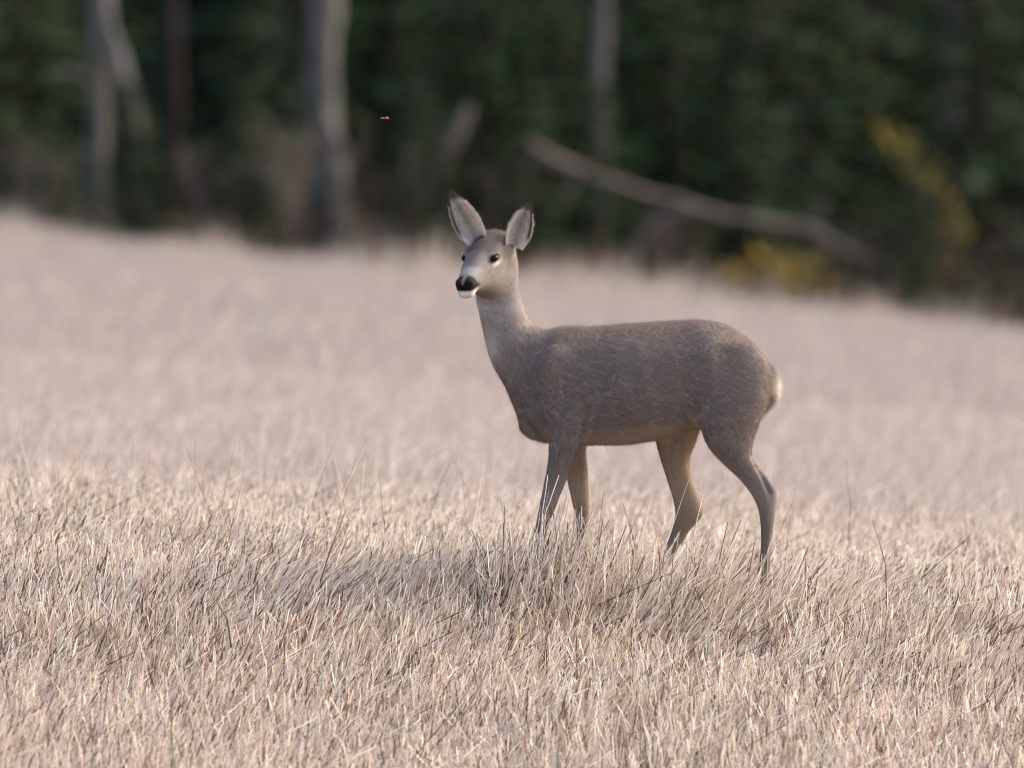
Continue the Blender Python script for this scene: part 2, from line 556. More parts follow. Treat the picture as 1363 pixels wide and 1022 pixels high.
# ------------------------------------------------------------------ leafy shrubs
def shrub(name, label, cat, stems, leaves, Y, size, nleaf, colset, seed):
    """stems: pixel polylines; leaves: (px, py, spread px)"""
    rng = np.random.default_rng(seed)
    b = pix(*stems[0][-1][:2], Y)
    org = Vector((b.x, b.y, gz(b.x, b.y)))
    root = empty(name, org)
    for st in stems:
        tb = Tubes()
        P = [pix(p[0], p[1], Y + random.uniform(-.1, .1)) - org for p in st]
        if P[-1].z > -.02: P[-1].z = min(P[-1].z, -.02)
        tb.tube(P, np.linspace(.004, .011, len(P)), 6)
        tb.build('stem', M['bark_brown'], root)
    P, C = [], []
    for (px, py, sp) in leaves:
        c = np.array(pix(px, py, Y) - org)
        k = nleaf
        s = sp * Y / F
        P.append(c + rng.normal(0, 1, (k, 3)) * np.array([s, s, s]) * .85)
        base = np.array(colset)[rng.integers(0, len(colset), k)]
        C.append(base * rng.uniform(.7, 1.25, (k, 1)))
    P = np.concatenate(P); C = np.concatenate(C)
    n = len(P)
    me = leaf_cards(P, rng.normal(0, 1, (n, 3)) + np.array([0, 0, -.5]), rng.uniform(.7, 1.2, n) * size, rng.uniform(.45, .7, n) * size, C, 'leaves')
    lf = link(bpy.data.objects.new('leaves', me), root)
    lf['kind'] = 'stuff'
    tag(root, label, cat)

YEL = [(.38, .27, .05), (.34, .25, .05), (.28, .17, .04), (.22, .20, .05)]
ORA = [(.30, .13, .045), (.24, .10, .04), (.33, .19, .05)]
shrub('autumn_sapling', 'slender sapling with yellow autumn leaves at the right of the forest edge', 'sapling',
      [[(1172, 160), (1195, 190), (1222, 230), (1250, 300), (1262, 400)], [(1265, 255), (1262, 300), (1262, 400)]],
      [(1172, 165, 12), (1180, 180, 8), (1199, 188, 10), (1216, 222, 10), (1238, 232, 10), (1262, 262, 14), (1270, 275, 14), (1255, 290, 14), (1248, 305, 12), (1228, 240, 18), (1205, 205, 18), (1275, 300, 16)], 77.0, .055, 11, YEL, 1)
shrub('autumn_sapling', 'orange brown leafed sapling low beside the yellow sapling', 'sapling',
      [[(1258, 320), (1265, 350), (1262, 410)], [(1218, 370), (1222, 412)]],
      [(1262, 335, 22), (1268, 360, 22), (1240, 375, 18), (1215, 385, 16), (1262, 385, 20)], 77.6, .06, 16, ORA, 2)
shrub('yellow_shrub', 'low shrub with yellow and orange leaves under the fallen tree', 'shrub',
      [[(1008, 345), (1010, 400)], [(1040, 350), (1028, 402)], [(1078, 355), (1060, 404)], [(965, 360), (985, 400)], [(1095, 375), (1080, 405)]],
      [(1008, 345, 13), (1015, 362, 14), (985, 360, 12), (960, 362, 9), (1040, 350, 11), (1045, 370, 13), (1080, 353, 9), (1092, 380, 11), (1038, 390, 12), (980, 386, 10), (1065, 372, 9)], 76.4, .065, 15, [(.46, .33, .06), (.42, .29, .06), (.38, .20, .06)], 3)
shrub('brown_shrub', 'reddish brown shrub under the upper end of the fallen tree', 'shrub',
      [[(790, 310), (800, 375)], [(765, 330), (775, 375)]],
      [(790, 318, 20), (770, 335, 18), (812, 340, 16), (792, 352, 20)], 77.4, .055, 14, [(.14, .06, .04), (.17, .085, .055), (.10, .06, .045)], 4)
shrub('brown_shrub', 'russet shrub at the field edge in front of the forked pale trunk', 'shrub',
      [[(200, 280), (203, 335)], [(240, 270), (238, 335)]],
      [(200, 290, 16), (205, 310, 14), (240, 285, 18), (225, 305, 16)], 77, .05, 10, [(.17, .10, .075), (.22, .14, .10), (.12, .08, .06)], 5)
shrub('brown_shrub', 'brown leafless looking shrub at the far right field edge', 'shrub',
      [[(1330, 330), (1335, 420)], [(1300, 360), (1308, 420)]],
      [(1330, 340, 20), (1335, 375, 22), (1305, 380, 18)], 77.2, .05, 14, [(.13, .085, .065), (.10, .065, .05), (.17, .10, .06)], 6)

def brush(label, px, Y, hgt, n, colr, seed):
    rnd = random.Random(seed)
    X = px_x(px, Y)
    root = empty('bare_shrub', (X, Y, gz(X, Y)))
    tb, tw = Tubes(), Tubes()
    for i in range(n):
        a = rnd.uniform(0, 6.28); sp = rnd.uniform(.1, .55) * hgt
        top = Vector((math.cos(a) * sp, math.sin(a) * sp, hgt * rnd.uniform(.6, 1)))
        mid = top * .5 + Vector((rnd.uniform(-.06, .06), rnd.uniform(-.06, .06), hgt * .1))
        b0 = Vector((rnd.uniform(-.06, .06), rnd.uniform(-.06, .06), -.02))
        tb.tube([b0, mid, top], [.009, .006, .002], 5)
        for k in range(7):
            t = rnd.uniform(.3, 1)
            p = mid.lerp(top, t)
            e = p + Vector((rnd.uniform(-.22, .22), rnd.uniform(-.22, .22), rnd.uniform(-.02, .25)))
            tw.tube([p, e], [.0035, .0015], 3)
    tb.build('stem', M[colr], root)
    tag(tw.build('twigs', M[colr], root), kind='stuff')
    tag(root, label, 'shrub')
for bi, (lb, px, Y, hg, nn, cl) in enumerate([
    ('grey twiggy leafless shrub left of the forked pale trunk', 50, 76.6, .75, 12, 'deadwood'),
    ('grey leafless shrub between the forked trunk and the thick pale trunk', 285, 76.5, .7, 14, 'deadwood'),
    ('tall twiggy shrub at the left foot of the thick pale trunk', 392, 76.4, 1.05, 16, 'deadwood'),
    ('brown twiggy shrub at the right foot of the thick pale trunk', 500, 76.6, .8, 14, 'bark_brown'),
    ('thin leafless shrub behind the deer ears', 655, 77, .9, 12, 'bark_brown'),
    ('leafless shrub behind the forked branch of the fallen tree', 900, 78.2, .6, 12, 'deadwood'),
    ('brown leafless shrub between the two yellow shrubs and the sapling', 1150, 76.7, .75, 14, 'bark_brown'),
    ('brown twiggy shrub at the far right of the forest edge', 1345, 76.6, .9, 14, 'bark_brown')]):
    brush(lb, px, Y, hg, nn, cl, 60 + bi)

# undergrowth below the trees
n = 26000
x = RNG.uniform(-12, 12, n); y = 76.6 + RNG.gamma(1.6, 2.2, n)
hh = .12 + .5 * vnoise(x, y, .9, 6) ** 2
z = ground(x, y) + RNG.uniform(0, 1, n) * hh
pal = np.array([(.035, .055, .026), (.05, .065, .03), (.09, .06, .042), (.07, .045, .04), (.11, .08, .06)])
pick = np.clip((vnoise(x, y, .8, 12) * 5 + RNG.normal(0, .7, n)).astype(int), 0, 4)
me = leaf_cards(np.stack([x, y, z], 1), np.stack([RNG.normal(0, .7, n), RNG.normal(0, .7, n), RNG.uniform(.1, 1, n)], 1), RNG.uniform(.06, .16, n), RNG.uniform(.03, .07, n), pal[pick] * RNG.uniform(.6, 1.3, (n, 1)), 'undergrowth')
tag(link(bpy.data.objects.new('undergrowth', me)), 'dark low undergrowth of leaves and twigs on the forest floor', 'undergrowth', kind='stuff')

# ------------------------------------------------------------------ roe deer
YD = 30.0
PXM = YD / F
DX, DG = px_x(850, YD), 0.0
deer = empty('roe_deer', (DX, YD, gz(DX, YD)))
tag(deer, 'grey brown roe deer doe standing side on in the stubble, head turned to the camera', 'deer')
ORG = Vector(deer.location)

def dp(px, py, dy=0.0):
    return pix(px, py, YD) + Vector((0, dy, 0)) - ORG

def sring(c, u, v, n=28, e=2.2):
    out = []
    for k in range(n):
        t = 2 * math.pi * k / n
        cx, sx = math.cos(t), math.sin(t)
        out.append(c + u * math.copysign(abs(cx) ** (2 / e), cx) + v * math.copysign(abs(sx) ** (2 / e), sx))
    return out

LV, LF = [], []
def loft(rings):
    n = len(rings[0])
    b = len(LV)
    for r in rings: LV.extend(r)
    for i in range(len(rings) - 1):
        for k in range(n):
            a = b + i * n + k; c = b + i * n + (k + 1) % n
            LF.append((a, c, c + n, a + n))
    for ring_i, rev in ((0, True), (len(rings) - 1, False)):
        c = sum(rings[ring_i], Vector()) / n
        LV.append(c); ci = len(LV) - 1
        for k in range(n):
            a = b + ring_i * n + k; d2 = b + ring_i * n + (k + 1) % n
            LF.append((ci, d2, a) if rev else (ci, a, d2))

def smooth_st(st, m=4):
    """Catmull-Rom through station tuples"""
    st = [np.array(s, float) for s in st]
    out = []
    for i in range(len(st) - 1):
        p0, p1, p2, p3 = st[max(i - 1, 0)], st[i], st[i + 1], st[min(i + 2, len(st) - 1)]
        for j in range(m):
            t = j / m
            out.append(.5 * (2 * p1 + (p2 - p0) * t + (2 * p0 - 5 * p1 + 4 * p2 - p3) * t * t + (3 * p1 - p0 - 3 * p2 + p3) * t ** 3))
    out.append(st[-1])
    return out

def ellipsoid(c, r, rot=None):
    rings = []
    for i in range(1, 12):
        a = math.pi * i / 12
        z0, q = -math.cos(a), math.sin(a)
        ring = []
        for k in range(20):
            t = 2 * math.pi * k / 20
            v = Vector((r[0] * q * math.cos(t), r[1] * q * math.sin(t), r[2] * z0))
            if rot is not None: v = rot @ v
            ring.append(c + v)
        rings.append(ring)
    loft(rings)

XV, YV, ZV = Vector((1, 0, 0)), Vector((0, 1, 0)), Vector((0, 0, 1))
# trunk of the body: px, top, bottom, half width
torso = [(690, 505, 572, .035), (703, 466, 583, .062), (727, 440, 590, .088), (760, 433.5, 593, .104), (790, 434, 592, .112), (833, 430.5, 591.5, .122), (872, 428, 586, .122),
         (905, 426, 576, .116), (935, 426, 570, .112), (965, 432, 572, .108), (995, 450, 568, .092), (1017, 472, 552, .066), (1029, 490, 532, .036)]
rings = []
for px, t, b, hw in smooth_st(torso):
    a, c = dp(px, t), dp(px, b)
    rings.append(sring((a + c) / 2, (a - c) / 2, YV * hw, e=2.25))
loft(rings)
# neck: front and back edge
neck = [(692, 566, 770, 445, .075), (674, 520, 735, 440, .070), (660, 495, 714, 434, .060), (650.5, 474, 704.5, 425, .053), (643, 445, 697.5, 409, .050), (637, 418, 692.5, 392, .048), (634, 395, 690.5, 372, .050), (640, 372, 690, 350, .046), (650, 356, 686, 338, .036)]
rings = []
for fx, fy, bx, by, hw in smooth_st(neck):
    a, c = dp(fx, fy), dp(bx, by)
    k = float(np.clip((470 - fy) / 70, 0, 1))
    rings.append(sring((a + c) / 2 + YV * .028 * k, (a - c) / 2, YV * hw * (1 - .12 * k), e=2.1))
loft(rings)
# head, turned towards the camera
HA = Vector((-.42, -.83, -.37)).normalized()
HL = Vector((.83, -.42, 0)).normalized()
HU = HL.cross(HA).normalized()
if HU.z < 0: HU = -HU
HO = dp(640, 343, -.055)
head = [(-.125, .022, -.06, .032), (-.105, .036, -.105, .052), (-.06, .044, -.122, .056), (-.02, .041, -.126, .0535), (.012, .031, -.113, .0485), (.04, .019, -.092, .0425),
        (.07, .006, -.075, .036), (.095, -.006, -.065, .031), (.115, -.014, -.060, .0275), (.128, -.02, -.056, .022)]
def hp(t, l, u):
    return HO + HA * t + HL * l + HU * u
rings = []
for t, tp, bt, hw in smooth_st(head):
    rings.append(sring(hp(t, 0, (tp + bt) / 2), HU * (tp - bt) / 2, HL * hw, e=2.2))
loft(rings)
for s in (-1, 1):
    ellipsoid(hp(-.002, s * .036, .008), (.017, .017, .015))          # brows and eye sockets
    ellipsoid(hp(-.045, s * .035, -.06), (.022, .022, .036))         # cheeks
    ellipsoid(hp(.113, s * .017, -.027), (.013, .014, .012))         # nostril wings
ellipsoid(hp(.112, -.003, -.060), (.025, .022, .013))                     # chin
ellipsoid(hp(-.085, .004, .012), (.048, .05, .031))
ellipsoid(dp(672, 341, .0), (.033, .036, .05))
# legs: py, front, back, half depth
def leg(st, dy0, dy1):
    rings = []
    y0, y1 = st[0][0], st[-1][0]
    for py, f, b, hw in smooth_st(st, 3):
        t = (py - y0) / (y1 - y0)
        dy = dy0 + (dy1 - dy0) * t
        rings.append(sring(dp((f + b) / 2, py, dy), XV * ((b - f) / 2 + 1.2) * PXM, YV * hw, 20, 2.0))
    loft(rings)
near_fore = [(505, 722, 772, .030), (535, 718, 782, .036), (560, 724, 783, .036), (580, 729, 776, .032), (600, 731, 767, .028), (620, 729, 760, .024), (640, 725, 752, .021), (660, 721, 744, .020), (676, 718, 738, .019), (692, 715, 731, .015), (715, 710, 724, .0125), (740, 704, 717, .0118), (755, 700, 715, .0135), (770, 694, 708, .0115), (782, 690, 706, .012)]
far_fore = [(540, 738, 784, .030), (570, 742, 783, .032), (596, 747, 779, .028), (620, 752, 781, .024), (650, 758, 783, .020), (676, 764, 784, .0185), (692, 767, 782, .015), (712, 769, 781, .0125), (738, 769, 780, .0118), (754, 768, 781, .0135), (766, 764, 778, .0115), (776, 761, 776, .012)]
near_hind = [(455, 948, 1000, .035), (485, 936, 1020, .048), (520, 930, 1020, .054), (555, 929, 1012, .052), (577, 935, 1004, .047), (592, 942, 1000, .041), (606, 953, 1000, .034), (620, 967, 1008, .028), (634, 982, 1021, .024), (648, 994, 1031, .022), (660, 1002, 1033, .021), (675, 1009, 1031, .020), (692, 1012, 1029, .0175), (712, 1013, 1026, .0145), (735, 1012, 1024, .0125), (756, 1009, 1023, .0125), (770, 1006, 1022, .0145), (784, 1001, 1016, .012), (796, 998, 1014, .0125)]
far_hind = [(530, 866, 930, .035), (560, 868, 934, .044), (588, 874, 926, .040), (603, 878, 920, .035), (617, 882, 917.5, .031), (632, 887, 920, .028), (646, 891, 925, .025), (661, 896, 931, .023), (675, 899, 934.5, .022), (686, 900, 935, .021), (696, 898, 928, .019), (708, 895, 917, .0165), (726, 888, 907, .014), (744, 881, 896, .0125), (758, 875, 890, .0125), (770, 869, 885, .0145), (782, 862, 878, .012), (790, 859, 876, .0125)]
leg(near_fore, -.072, -.068)
leg(far_fore, .068, .062)
leg(near_hind, -.062, -.068)
leg(far_hind, .058, .062)
ellipsoid(dp(748, 512, -.075), (.075, .034, .115), Matrix.Rotation(math.radians(-18), 3, 'Y'))     # shoulder blade
ellipsoid(dp(748, 512, .075), (.075, .034, .115), Matrix.Rotation(math.radians(-18), 3, 'Y'))
ellipsoid(dp(970, 516, -.058), (.085, .05, .10), Matrix.Rotation(math.radians(12), 3, 'Y'))       # haunch
ellipsoid(dp(965, 516, .058), (.085, .05, .10), Matrix.Rotation(math.radians(12), 3, 'Y'))
ellipsoid(dp(708, 554, 0), (.036, .062, .056))                                                    # breast
ellipsoid(dp(1021, 510, 0), (.024, .05, .058))                                                     # rump patch

me = bpy.data.meshes.new('body')
me.from_pydata([tuple(v) for v in LV], [], LF)
body = link(bpy.data.objects.new('body', me), deer)
md = body.modifiers.new('r', 'REMESH'); md.mode = 'VOXEL'; md.voxel_size = .0048; md.use_smooth_shade = True
ms = body.modifiers.new('s', 'SMOOTH'); ms.factor = .5; ms.iterations = 7
dg = bpy.context.evaluated_depsgraph_get()
me2 = bpy.data.meshes.new_from_object(body.evaluated_get(dg))
body.modifiers.clear()
body.data = me2
bpy.data.meshes.remove(me)
me2.name = 'body'
me2.polygons.foreach_set('use_smooth', np.ones(len(me2.polygons), bool))
nv = len(me2.vertices)
BV = np.empty(nv * 3, np.float32); me2.vertices.foreach_get('co', BV); BV = BV.reshape(-1, 3).astype(float)
BN = np.empty(nv * 3, np.float32); me2.vertices.foreach_get('normal', BN); BN = BN.reshape(-1, 3).astype(float)

def A3(v): return np.array(v[:])
EDG = np.empty(len(me2.edges) * 2, np.int32); me2.edges.foreach_get('vertices', EDG); EDG = EDG.reshape(-1, 2)
_X, _Y = (BV[:, 0] + ORG.x) / PXM + W / 2, 150 + (CAM_Z - BV[:, 2] - ORG.z) / PXM
_m = np.clip((_Y - 405) / 20, 0, 1) * np.clip((590 - _Y) / 25, 0, 1) * .5
_hx = np.clip((_X - 646) / 14, 0, 1) * np.clip((_Y - 318) / 10, 0, 1) * np.clip((412 - _Y) / 15, 0, 1) * .5
_m = np.maximum(_m, _hx)
for _ in range(22):
    acc = np.zeros_like(BV); cnt = np.zeros(len(BV))
    np.add.at(acc, EDG[:, 0], BV[EDG[:, 1]]); np.add.at(acc, EDG[:, 1], BV[EDG[:, 0]])
    np.add.at(cnt, EDG[:, 0], 1); np.add.at(cnt, EDG[:, 1], 1)
    BV = BV + (acc / cnt[:, None] - BV) * _m[:, None]
BN = np.empty(nv * 3, np.float32); me2.vertices.foreach_set('co', BV.astype(np.float32).ravel()); me2.update(); me2.vertices.foreach_get('normal', BN); BN = BN.reshape(-1, 3).astype(float)
_X, _Y = (BV[:, 0] + ORG.x) / PXM + W / 2, 150 + (CAM_Z - BV[:, 2] - ORG.z) / PXM
def form(pts, sig, depth, side=-1):
    """press a fold (depth < 0) or raise a muscle or bone (depth > 0) along a line on one flank"""
    d = np.full(len(BV), 1e9)
    for (ax, ay), (bx, by) in zip(pts[:-1], pts[1:]):
        t = np.clip(((_X - ax) * (bx - ax) + (_Y - ay) * (by - ay)) / ((bx - ax) ** 2 + (by - ay) ** 2), 0, 1)
        d = np.minimum(d, np.hypot(_X - ax - t * (bx - ax), _Y - ay - t * (by - ay)))
    m = np.exp(-(d / sig) ** 2) * np.clip(side * BN[:, 1] * 2.2, 0, 1)
    return m[:, None] * depth * BN
disp = np.zeros_like(BV)
for sd_ in (-1, 1):
    disp += form([(784, 545), (783, 560), (778, 582)], 5, -.004, sd_)          # behind the elbow
    disp += form([(738, 455), (724, 500), (728, 545)], 16, .006, sd_)           # shoulder blade
    disp += form([(770, 490), (765, 530), (762, 575)], 14, .004, sd_)           # triceps
    disp += form([(745, 480), (742, 545)], 7, -.004, sd_)
    disp += form([(696, 556), (712, 570), (729, 588)], 5, -.008, sd_)         # fold between breast and arm
    disp += form([(903, 505), (912, 545), (930, 574)], 11, -.005, sd_)   # flank in front of the thigh
    disp += form([(940, 470), (950, 520), (955, 570)], 18, .008, sd_)           # thigh
    disp += form([(820, 470), (838, 560)], 9, .003, sd_); disp += form([(848, 465), (864, 555)], 9, .003, sd_)
    disp += form([(925, 438), (945, 445)], 14, .005, sd_)                       # hip bone
disp += form([(1002, 604), (1014, 632), (1024, 655)], 3.2, -.007)              # hollow in front of the hock tendon
disp += form([(730, 664), (727, 676)], 5, .004); disp += form([(1020, 668), (1018, 690)], 4, .003)
disp += form([(668, 520), (690, 470), (700, 430)], 9, -.004)                    # neck joins the shoulder
BV = BV + disp
me2.vertices.foreach_set('co', BV.astype(np.float32).ravel()); me2.update()
BN = np.empty(nv * 3, np.float32); me2.vertices.foreach_get('normal', BN); BN = BN.reshape(-1, 3).astype(float)
def to_px(P):
    """photograph columns and rows of points on the animal (its coat pattern is drawn from them, on its own side)"""
    return (P[:, 0] + ORG.x) / PXM + W / 2, 150 + (CAM_Z - P[:, 2] - ORG.z) / PXM
def sstep(a, b, x):
    t = np.clip((x - a) / (b - a), 0, 1)
    return t * t * (3 - 2 * t)

def coat_colour(P, Nn):
    """winter coat: patches fixed to the animal"""
    n = len(P)
    X, Yp = to_px(P)
    q = P - A3(HO)
    ht, hl, hu = q @ A3(HA), q @ A3(HL), q @ A3(HU)
    c = np.tile(np.array([.240, .202, .186]), (n, 1))
    def mix(mask, colr):
        nonlocal c
        mk = mask[:, None]
        c = c * (1 - mk) + np.array(colr) * mk
    # darker saddle along the back, paler flanks and belly
    mix(.55 * sstep(.45, .95, Nn[:, 2]) * (X > 690), [.14, .108, .092])
    mix(.8 * sstep(.35, .9, -Nn[:, 2]) * (Yp > 540), [.46, .37, .30])
    inner = sstep(.15, .8, Nn[:, 1]) * (P[:, 1] < 0) + sstep(.15, .8, -Nn[:, 1]) * (P[:, 1] > 0.02)
    mix(.75 * np.clip(inner, 0, 1) * (Yp > 575), [.40, .29, .20])
    # lower legs darker grey
    mix(.55 * sstep(640, 720, Yp), [.15, .11, .088])
    # neck and throat patch
    neckm = sstep(530, 480, Yp) * sstep(380, 405, Yp) * sstep(722, 700, X)
    mix(.7 * neckm * sstep(725, 650, X), [.40, .35, .32])
    mix(.75 * np.exp(-(((X - 652) / 11) ** 2 + ((Yp - 462) / 20) ** 2)), [.68, .62, .58])
    mix(.5 * np.exp(-(((X - 640) / 14) ** 2 + ((Yp - 408) / 9) ** 2)) * (ht < .05), [.55, .51, .48])
    # rump
    rm = sstep(1024, 1034, X - .3 * np.abs(Yp - 514) + 4) * (Yp < 548)
    mix(np.clip(rm, 0, 1), [.64, .585, .52])
    # head
    hm = sstep(418, 385, Yp) * sstep(-.15, -.09, ht)
    face = Yp < 402
    mix(.5 * hm, [.26, .225, .205])
    mix(.6 * hm * sstep(.012, .04, hu), [.17, .135, .115])
    mix(.45 * hm * np.exp(-((hl / .016) ** 2)) * sstep(.0, .02, hu) * (ht > -.05), [.15, .125, .11])
    mix(.5 * face * np.exp(-(((ht - .03) / .016) ** 2 + ((hu + .012 + .55 * (ht - .02)) / .0045) ** 2)) * (np.abs(hl) > .02), [.10, .08, .07])
    ny = np.abs(hl)
    mix(.95 * face * np.exp(-(((ht - .002) / .018) ** 2 + ((hu + .0145) / .0055) ** 2)) * (ny > .025), [.62, .57, .54])
    mix(.9 * np.exp(-(((ht - .003) / .0225) ** 2 + ((hu - .002) / .0115) ** 2) ** 2) * (ny > .03), [.02, .018, .017])
    mix(.55 * np.exp(-(((ht - .085) / .02) ** 2 + ((hu + .004) / .01) ** 2)), [.60, .56, .54])
    mix(.95 * (1 - np.exp(-(hl / .005) ** 2) * sstep(-.034, -.024, hu)) * sstep(.098, .106, ht + .25 * (ny - .015)) * sstep(-.047, -.041, hu + .25 * (ht - .115)) * face, [.012, .011, .012])
    mix(.9 * face * sstep(.082, .095, ht) * sstep(.018, .022, ny) * np.exp(-(((hu + .040) / .008) ** 2)), [.015, .014, .014])
    mix(.97 * face * sstep(.085, .105, ht) * sstep(-.044, -.049, hu), [.78, .75, .72])
    fm = np.where(Yp < 405, 1.0, .3)
    c = c * (1 + fm * (.16 * (vnoise(X, Yp, 4.0, 41) - .5) + .10 * (vnoise(X, Yp, 13.0, 42) - .5)))[:, None]
    return c

cols = coat_colour(BV, BN)
set_color(me2, cols, 'tint')
mb, nt, b, out = new_mat('coat_skin')
at = N(nt, 'ShaderNodeAttribute', attribute_name='tint')
nz = N(nt, 'ShaderNodeTexNoise'); nz.inputs['Scale'].default_value = 90; nz.inputs['Detail'].default_value = 5
tc = N(nt, 'ShaderNodeTexCoord'); nt.links.new(tc.outputs['Object'], nz.inputs['Vector'])
hs = N(nt, 'ShaderNodeMixRGB', blend_type='MULTIPLY'); hs.inputs[0].default_value = .35
nt.links.new(at.outputs['Color'], hs.inputs[1]); nt.links.new(nz.outputs['Fac'], hs.inputs[2])
nt.links.new(hs.outputs[0], b.inputs['Base Color'])
b.inputs['Roughness'].default_value = .85
b.inputs['Specular IOR Level'].default_value = .15
me2.materials.append(mb)

# hair: one fine tapered blade each, lying along the coat
me2.calc_loop_triangles()
nt3 = len(me2.loop_triangles)
T = np.empty(nt3 * 3, np.int32); me2.loop_triangles.foreach_get('vertices', T); T = T.reshape(-1, 3)
ar = np.linalg.norm(np.cross(BV[T[:, 1]] - BV[T[:, 0]], BV[T[:, 2]] - BV[T[:, 0]]), axis=1)
tcn = BV[T].mean(1)
_, tY = to_px(tcn)
wt = ar * np.where(tY < 405, 3.2, np.where(tY > 590, 2.0, 1.0))
NH = 230000
ti = RNG.choice(nt3, NH, p=wt / wt.sum())
r1, r2 = np.sqrt(RNG.uniform(0, 1, NH)), RNG.uniform(0, 1, NH)
wts = np.stack([1 - r1, r1 * (1 - r2), r1 * r2], 1)
HPos = (BV[T[ti]] * wts[:, :, None]).sum(1)
HN = unit((BN[T[ti]] * wts[:, :, None]).sum(1))
X, Yp = to_px(HPos)
q = HPos - A3(HO)
ht, hl, hu = q @ A3(HA), q @ A3(HL), q @ A3(HU)
headm = (Yp < 400) & (ht > -.10)
flow = np.tile(np.array([.9, 0, -.45]), (NH, 1))
def _bl(m, d):
    global flow
    flow = flow * (1 - m[:, None]) + np.array(d) * m[:, None]
_bl(sstep(770, 680, X) * sstep(560, 470, Yp), (.45, 0, -.9))
_bl(sstep(540, 620, Yp), (.15, 0, -1))
_b = (sstep(425, 385, Yp) * (ht > -.14))[:, None]
flow = flow * (1 - _b) + (-A3(HA) + A3(HU) * -.25) * _b
flow = flow + RNG.normal(0, .22, (NH, 3))
flow = unit(flow - HN * (flow * HN).sum(1, keepdims=True))
rumpm = sstep(1018, 1030, X) * (Yp < 548)
guard = RNG.uniform(0, 1, NH) < .25
lift = .22 + .5 * rumpm + RNG.uniform(0, .2, NH) + .30 * guard + .35 * guard * (np.abs(HN[:, 1]) < .45)
hd = unit(flow + HN * lift[:, None])
ln = .019 + (.0075 - .019) * sstep(470, 380, Yp) * (X < 720) - .006 * sstep(560, 600, Yp) - .005 * sstep(610, 660, Yp)
ln = ln * np.where((ht > .07) & (Yp < 402), .6, 1) * (1 + .7 * rumpm) * RNG.uniform(.6, 1.25, NH)
ln = ln * (1 + .9 * (headm & (HN[:, 2] > .55) & (ht < .02)))
noser = (ht > .10) & (hu > -.048) & (Yp < 400)
eyer = (np.abs(hl) > .03) & (((ht - .001) / .017) ** 2 + ((hu - .003) / .010) ** 2 < 1) & (Yp < 400)
keep = ~(noser | eyer)
HPos, HN, hd, ln = HPos[keep], HN[keep], hd[keep], ln[keep]
NH = len(HPos)
hw = np.where(ln < .012, .0008, .0012)
sd = unit(np.cross(hd, HN))
HPos0 = HPos - HN * .0015
V = np.stack([HPos0 - sd * hw[:, None] * .5, HPos0 + sd * hw[:, None] * .5, HPos0 + hd * ln[:, None] - HN * (ln * .08)[:, None]], 1).reshape(-1, 3)
hair = np_mesh('coat', V, np.arange(3 * NH).reshape(NH, 3), True)
hc = coat_colour(HPos, HN)
hc = hc * RNG.uniform(.95, 1.05, (NH, 1))
hc = np.where(guard[keep][:, None], np.clip(hc * 1.12, 0, .8), hc)  # guard hairs coloured paler to paint in some backlit rim glow
set_color(hair, np.repeat(hc, 3, 0), 'tint')
hair.normals_split_custom_set_from_vertices([tuple(x) for x in np.repeat(unit(HN + .25 * RNG.normal(0, 1, HN.shape) * .5), 3, 0)])
M['hair'] = tint_mat('coat_hair', .55, .7, .2)
hair.materials.append(M['hair'])
tag(link(bpy.data.objects.new('coat', hair), deer), kind='stuff')

# eyes, nose, ears, hooves
def uv_sphere(name, c, r, mat, parent, ax=None):
    bm = bmesh.new()
    bmesh.ops.create_uvsphere(bm, u_segments=24, v_segments=14, radius=1)
    me = bpy.data.meshes.new(name); bm.to_mesh(me); bm.free()
    me.polygons.foreach_set('use_smooth', np.ones(len(me.polygons), bool))
    me.materials.append(mat)
    o = link(bpy.data.objects.new(name, me), parent)
    o.matrix_local = Matrix.Translation(c) @ (ax if ax is not None else Matrix.Identity(4)) @ Matrix.Diagonal((*r, 1))
    return o

HEADM = Matrix((HA, HL, HU)).transposed().to_4x4()
meye, nt, b, _ = new_mat('eye'); b.inputs['Base Color'].default_value = (.006, .005, .005, 1); b.inputs['Roughness'].default_value = .16; b.inputs['Specular IOR Level'].default_value = .12
mnose = noise_mat('wet_nose', 260, [(.3, (.005, .005, .006)), (.7, (.012, .011, .012))], rough=.5, bump=.3, spec=.05)
mhoof = noise_mat('hoof_horn', 40, [(.3, (.015, .013, .012)), (.7, (.035, .03, .028))], rough=.5)
for s in (-1, 1):
    e = uv_sphere('eye', hp(.002, s * .0445, .002), (.0182, .0112, .0098), meye, deer, HEADM)
# nose pad: a shaped mesh with two nostril hollows
bm = bmesh.new()
bmesh.ops.create_uvsphere(bm, u_segments=40, v_segments=24, radius=1)
for v in bm.verts:
    x0, y0, z0 = v.co
    wd = 1 + .25 * max(0, z0)
    y1 = y0 * wd
    v.co = Vector((x0, y1, z0))
    for s in (-1, 1):
        dd = math.hypot((y1 - s * .62) / .26, (z0 - .12) / .34)
        if dd < 1 and x0 > 0:
            v.co.x -= .55 * (1 - dd * dd)
    v.co.z -= max(0, z0) * 1.0 * math.exp(-(y1 / .24) ** 2)
    if x0 > 0: v.co.x -= .16 * math.exp(-(y1 / .10) ** 2)
me = bpy.data.meshes.new('nose'); bm.to_mesh(me); bm.free()
me.polygons.foreach_set('use_smooth', np.ones(len(me.polygons), bool))
me.materials.append(mnose)
no = link(bpy.data.objects.new('nose', me), deer)
no.matrix_local = Matrix.Translation(hp(.117, 0, -.031)) @ HEADM @ Matrix.Diagonal((.018, .0255, .0175, 1))

